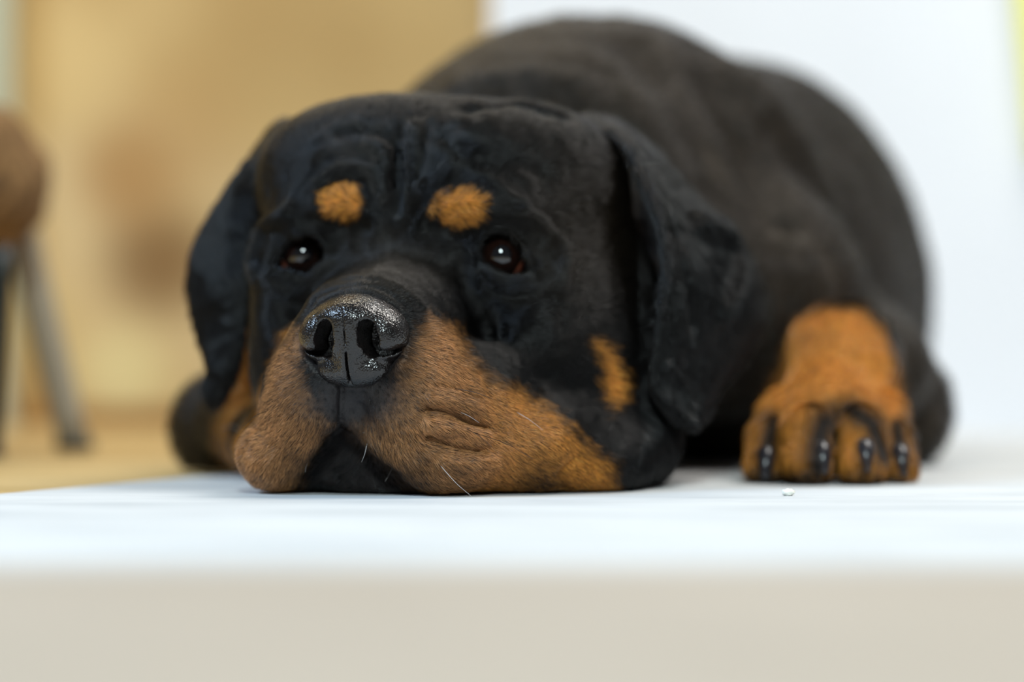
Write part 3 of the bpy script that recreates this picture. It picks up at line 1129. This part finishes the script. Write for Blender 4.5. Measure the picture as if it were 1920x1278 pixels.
# ------------------------------------------------------------------ eyes
GAZE = np.array([0, 0, CAM_Z])
for q, e in enumerate(EYES):
    m = M('eye')
    v = m.coord()
    sep = m.n('ShaderNodeSeparateXYZ'); m.l(v, sep.inputs[0])
    g = m.n('ShaderNodeVectorMath', operation='LENGTH')
    cb = m.n('ShaderNodeCombineXYZ'); m.l(sep.outputs[0], cb.inputs[0]); m.l(sep.outputs[2], cb.inputs[2])
    m.l(cb.outputs[0], g.inputs[0])
    mr = m.n('ShaderNodeMath', operation='DIVIDE'); m.l(g.outputs['Value'], mr.inputs[0]); mr.inputs[1].default_value = ER * .01
    c = m.ramp(mr.outputs[0], [(0.0, (0.002, 0.002, 0.003)), (0.33, (0.003, 0.003, 0.004)), (0.40, srgb(30, 16, 11)), (0.70, srgb(26, 14, 11)), (0.80, srgb(16, 10, 10)), (1.0, srgb(22, 13, 12))])
    sx_ = -0.8 if q == 0 else 0.85
    dt = m.n('ShaderNodeVectorMath', operation='DOT_PRODUCT'); m.l(v, dt.inputs[0]); dt.inputs[1].default_value = (sx_, 0, -0.55)
    rm = m.n('ShaderNodeMapRange'); m.l(dt.outputs['Value'], rm.inputs[0]); rm.inputs[1].default_value = ER * .0072; rm.inputs[2].default_value = ER * .0084
    c = m.mix(rm.outputs[0], c, srgb(158, 88, 66))
    m.color(c).set(Roughness=0.05)
    m.b.inputs['Specular IOR Level'].default_value = 0.85
    bpy.ops.mesh.primitive_uv_sphere_add(segments=48, ring_count=32, radius=ER * .01)
    o = bpy.context.object
    o.name = 'eye'
    for po in o.data.polygons:
        po.use_smooth = True
    # cornea: gentle bulge towards -y
    for vv in o.data.vertices:
        rr = math.hypot(vv.co.x, vv.co.z) / (ER * .01)
        if vv.co.y < 0 and rr < 0.62:
            vv.co.y -= 0.0009 * (1 - (rr / 0.62) ** 2)
    o.data.materials.append(m.m)
    o.parent = dog
    o.location = Vector(e['p'] - DOGLOC)
    tgt = GAZE + np.array([0.05 if q == 0 else 0.10, 0, 0.22])
    dvec = Vector(tgt - e['p'])
    o.rotation_euler = (-dvec).to_track_quat('Y', 'Z').to_euler()

# ------------------------------------------------------------------ claws
m = M('claw'); m.set(Base_Color=srgb(38, 36, 40), Roughness=0.22)
bod = BVHTree.FromPolygons(BVt.tolist(), BQ.tolist())
for (px, py, dx) in ((1438, 862, -6), (1541, 852, 1), (1622, 848, 1), (1688, 858, 3)):
    h = bod.ray_cast(Vector((0, 0, CAM_Z)), Vector(ray(px, py - 12)).normalized())[0]
    if h is None:
        continue
    h = np.array(h)
    pts = []
    for t in np.linspace(0, 1, 9):
        pts.append(h + np.array([dx * 0.0003 * t, 0.004 - 0.014 * t + 0.004 * t * t, -0.006 * t - 0.009 * t * t]))
    pts = [np.array([a, b, max(c, 0.0015)]) - DOGLOC for a, b, c in pts]
    V, F = tube(pts, [0.0058 * (1 - 0.62 * t ** 2.2) for t in np.linspace(0, 1, 9)], 14)
    make_mesh('claw', V, F, m.m, dog)

# ------------------------------------------------------------------ whiskers
m_w = M('pale_whisker'); m_w.set(Base_Color=srgb(190, 185, 180), Roughness=0.3)
m_d = M('dark_whisker'); m_d.set(Base_Color=srgb(30, 26, 24), Roughness=0.3)
WH = [((822, 868), (855, 905), (884, 930), 0.2, 1), ((862, 772), (880, 780), (898, 792), 0.3, 1), ((968, 772), (992, 786), (1018, 806), 0.6, 1), ((902, 815), (950, 832), (1000, 860), 0.6, 0),
      ((452, 806), (432, 798), (412, 806), 0.4, 1), ((448, 893), (436, 912), (420, 928), 0.5, 0), ((596, 838), (576, 870), (572, 885), 0.5, 1), ((688, 832), (684, 850), (678, 866), 0.3, 1),
      ((735, 878), (728, 892), (722, 902), 0.3, 1), ((870, 800), (905, 822), (935, 850), 0.8, 0), ((500, 770), (478, 780), (455, 800), 0.8, 0), ((850, 728), (890, 735), (925, 748), 0.8, 0)]
for a, b_, c_, lift, pale in WH:
    h = bod.ray_cast(Vector((0, 0, CAM_Z)), Vector(ray(*a)).normalized())[0]
    if h is None:
        continue
    D = h[1]
    pts = spline([np.array(h), P(*b_, D - 0.004 - 0.004 * lift), P(*c_, D - 0.006 - 0.010 * lift)], 12)
    pts[:, 2] = np.maximum(pts[:, 2], 0.0006)
    V, F = tube([p - DOGLOC for p in pts], [0.00019 * (1 - 0.75 * t) for t in np.linspace(0, 1, 12)], 6)
    w = make_mesh('whisker', V, F, (m_w if pale else m_d).m, dog)

# ------------------------------------------------------------------ fur (short lying hair on the body)
def grow_fur():
    V, Q = BVt, BQ
    N = normals(V, Q)
    fc = V[Q].mean(1)
    fn = N[Q].mean(1)
    ar = 0.5 * np.linalg.norm(np.cross(V[Q[:, 2]] - V[Q[:, 0]], V[Q[:, 3]] - V[Q[:, 1]]), axis=1) * 1e4     # cm2
    fb = bare[Q].mean(1)
    fm = mo[Q].mean(1)
    h = to_head(fc)
    px, py = project(fc)
    ishead = (fc[:, 1] < 1.47) & (fc[:, 0] < 0.10)
    muz = sm(11, 8.5, h[:, 1]) * ishead
    near = sm(1.62, 1.45, fc[:, 1])
    dens = 22 + 150 * near + 560 * muz
    cam_dir = fc - np.array([0, 0, CAM_Z])
    cam_dir /= np.linalg.norm(cam_dir, axis=1)[:, None]
    facing = -(cam_dir * fn).sum(1)
    dens *= sm(-0.75, -0.25, facing) * 0.9 + 0.1
    dens *= (1 - fb * 0.95) * (1 - fm * 0.8)
    dens[fc[:, 2] < 0.003] = 0
    w = dens * ar
    n = rng.poisson(w)
    fi = np.repeat(np.arange(len(Q)), n)
    K = len(fi)
    print('hairs', K)
    u, v = rng.random((2, K))
    q = V[Q[fi]]
    p = (q[:, 0] * ((1 - u) * (1 - v))[:, None] + q[:, 1] * (u * (1 - v))[:, None] + q[:, 2] * (u * v)[:, None] + q[:, 3] * ((1 - u) * v)[:, None])
    nq = N[Q[fi]]
    nn = (nq[:, 0] * ((1 - u) * (1 - v))[:, None] + nq[:, 1] * (u * (1 - v))[:, None] + nq[:, 2] * (u * v)[:, None] + nq[:, 3] * ((1 - u) * v)[:, None])
    nn /= np.linalg.norm(nn, axis=1)[:, None]
    h = to_head(p)
    px, py = project(p)
    ishead = (p[:, 1] < 1.50) & (p[:, 0] < 0.10)
    mz = (sm(11.5, 8, h[:, 1]) * ishead)
    sgn = np.tanh(h[:, 0] / 0.8)
    low = sm(10.0, 6.5, h[:, 2])
    vh = np.stack([sgn * (0.35 + 0.35 * low) * mz + 0.15 * sgn, 0.75 + 0 * mz, -(0.75 * low * mz + 0.25 * (1 - mz) * sm(12, 8, h[:, 2]))], 1)
    vd = vh @ HR
    bodyv = np.array([0.25, 0.9, -0.45])
    hf = sm(1.50, 1.44, p[:, 1])[:, None] * (p[:, 0] < 0.10)[:, None]
    vd = vd * hf + bodyv * (1 - hf)
    leg_ = (p[:, 1] < 1.60) & (p[:, 0] > 0.12)
    vd[leg_] = np.array([0, -0.8, -1.0])
    ear_ = ((px > 1190) & (px < 1450) & (py > 300) & (p[:, 1] < 1.53)) | ((px < 475) & (py > 260) & (p[:, 1] < 1.53) & (py < 760) & (p[:, 2] > 0.04) & (h[:, 1] > 13))
    vd[ear_] = np.array([0.05, 0.1, -1.0])
    for c, s in ((0, 31), (1, 32), (2, 33)):
        vd[:, c] += (vnoise(p, 130, s) - 0.5) * 0.45 + (vnoise(p, 420, s + 5) - 0.5) * 0.30 + rng.normal(0, 0.10, K)
    t = vd - nn * (vd * nn).sum(1)[:, None]
    t /= np.linalg.norm(t, axis=1)[:, None] + 1e-9
    blur = np.clip((p[:, 1] - 1.45) / 0.3, 0, 1)
    L = (0.0048 * mz + 0.0078 * (1 - mz)) * (1 + 0.8 * blur) * rng.uniform(0.6, 1.2, K)
    bq = bare[Q[fi]].mean(1)
    L *= 1 - 0.65 * bq
    lift0, lift1 = 0.50, 0.12
    S = 4
    pts = np.zeros((K, S, 3), dtype=np.float32)
    cur = p - nn * 0.0002
    pts[:, 0] = cur
    for j in range(1, S):
        a = lift0 + (lift1 - lift0) * (j - 1) / (S - 2)
        d = t + nn * (a * rng.uniform(0.5, 1.3, K))[:, None]
        d /= np.linalg.norm(d, axis=1)[:, None]
        cur = cur + d * (L / (S - 1))[:, None]
        cur[:, 2] = np.maximum(cur[:, 2], 0.0008)
        pts[:, j] = cur
    rad = (0.000055 * mz + 0.000085 * (1 - mz)) * (1 + 1.6 * blur)
    radii = (rad[:, None] * np.array([1.0, 0.95, 0.7, 0.2])[None]).astype(np.float32)
    c, tt, kk = coat_rgb(p)
    br = rng.uniform(0.5, 1.5, K)
    gn = vnoise(p, 300, 12)
    dark = (rng.random(K) < 0.17 * tt * mz + 0.05 * tt)
    c = c * br[:, None]
    c[dark] = BLK * 1.3
    pale = (rng.random(K) < 0.12) & (tt > 0.5) & ~dark
    c[pale] *= np.array([1.35, 1.4, 1.5])
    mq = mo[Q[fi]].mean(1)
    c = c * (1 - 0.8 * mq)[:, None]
    bk = bq[:, None]
    c = c * (1 - bk) + SKIN * 0.8 * bk
    hc = bpy.data.hair_curves.new('fur')
    hc.add_curves([S] * K)
    hc.attributes['position'].data.foreach_set('vector', (pts - DOGLOC.astype(np.float32)).ravel())
    ra = hc.attributes.get('radius') or hc.attributes.new('radius', 'FLOAT', 'POINT')
    ra.data.foreach_set('value', radii.ravel())
    ca = hc.attributes.new('hair_color', 'FLOAT_COLOR', 'CURVE')
    ca.data.foreach_set('color', np.c_[np.clip(c, 0, 1), np.ones(K)].astype(np.float32).ravel())
    m = M('fur')
    at = m.n('ShaderNodeAttribute'); at.attribute_name = 'hair_color'
    m.l(at.outputs['Color'], m.b.inputs['Base Color'])
    m.set(Roughness=0.27)
    m.b.inputs['Specular IOR Level'].default_value = FUR_SPEC
    hc.materials.append(m.m)
    o = bpy.data.objects.new('fur', hc)
    COL.objects.link(o)
    o.parent = dog
    o['kind'] = 'stuff'
    return o


FUR_SPEC = 0.38
grow_fur()
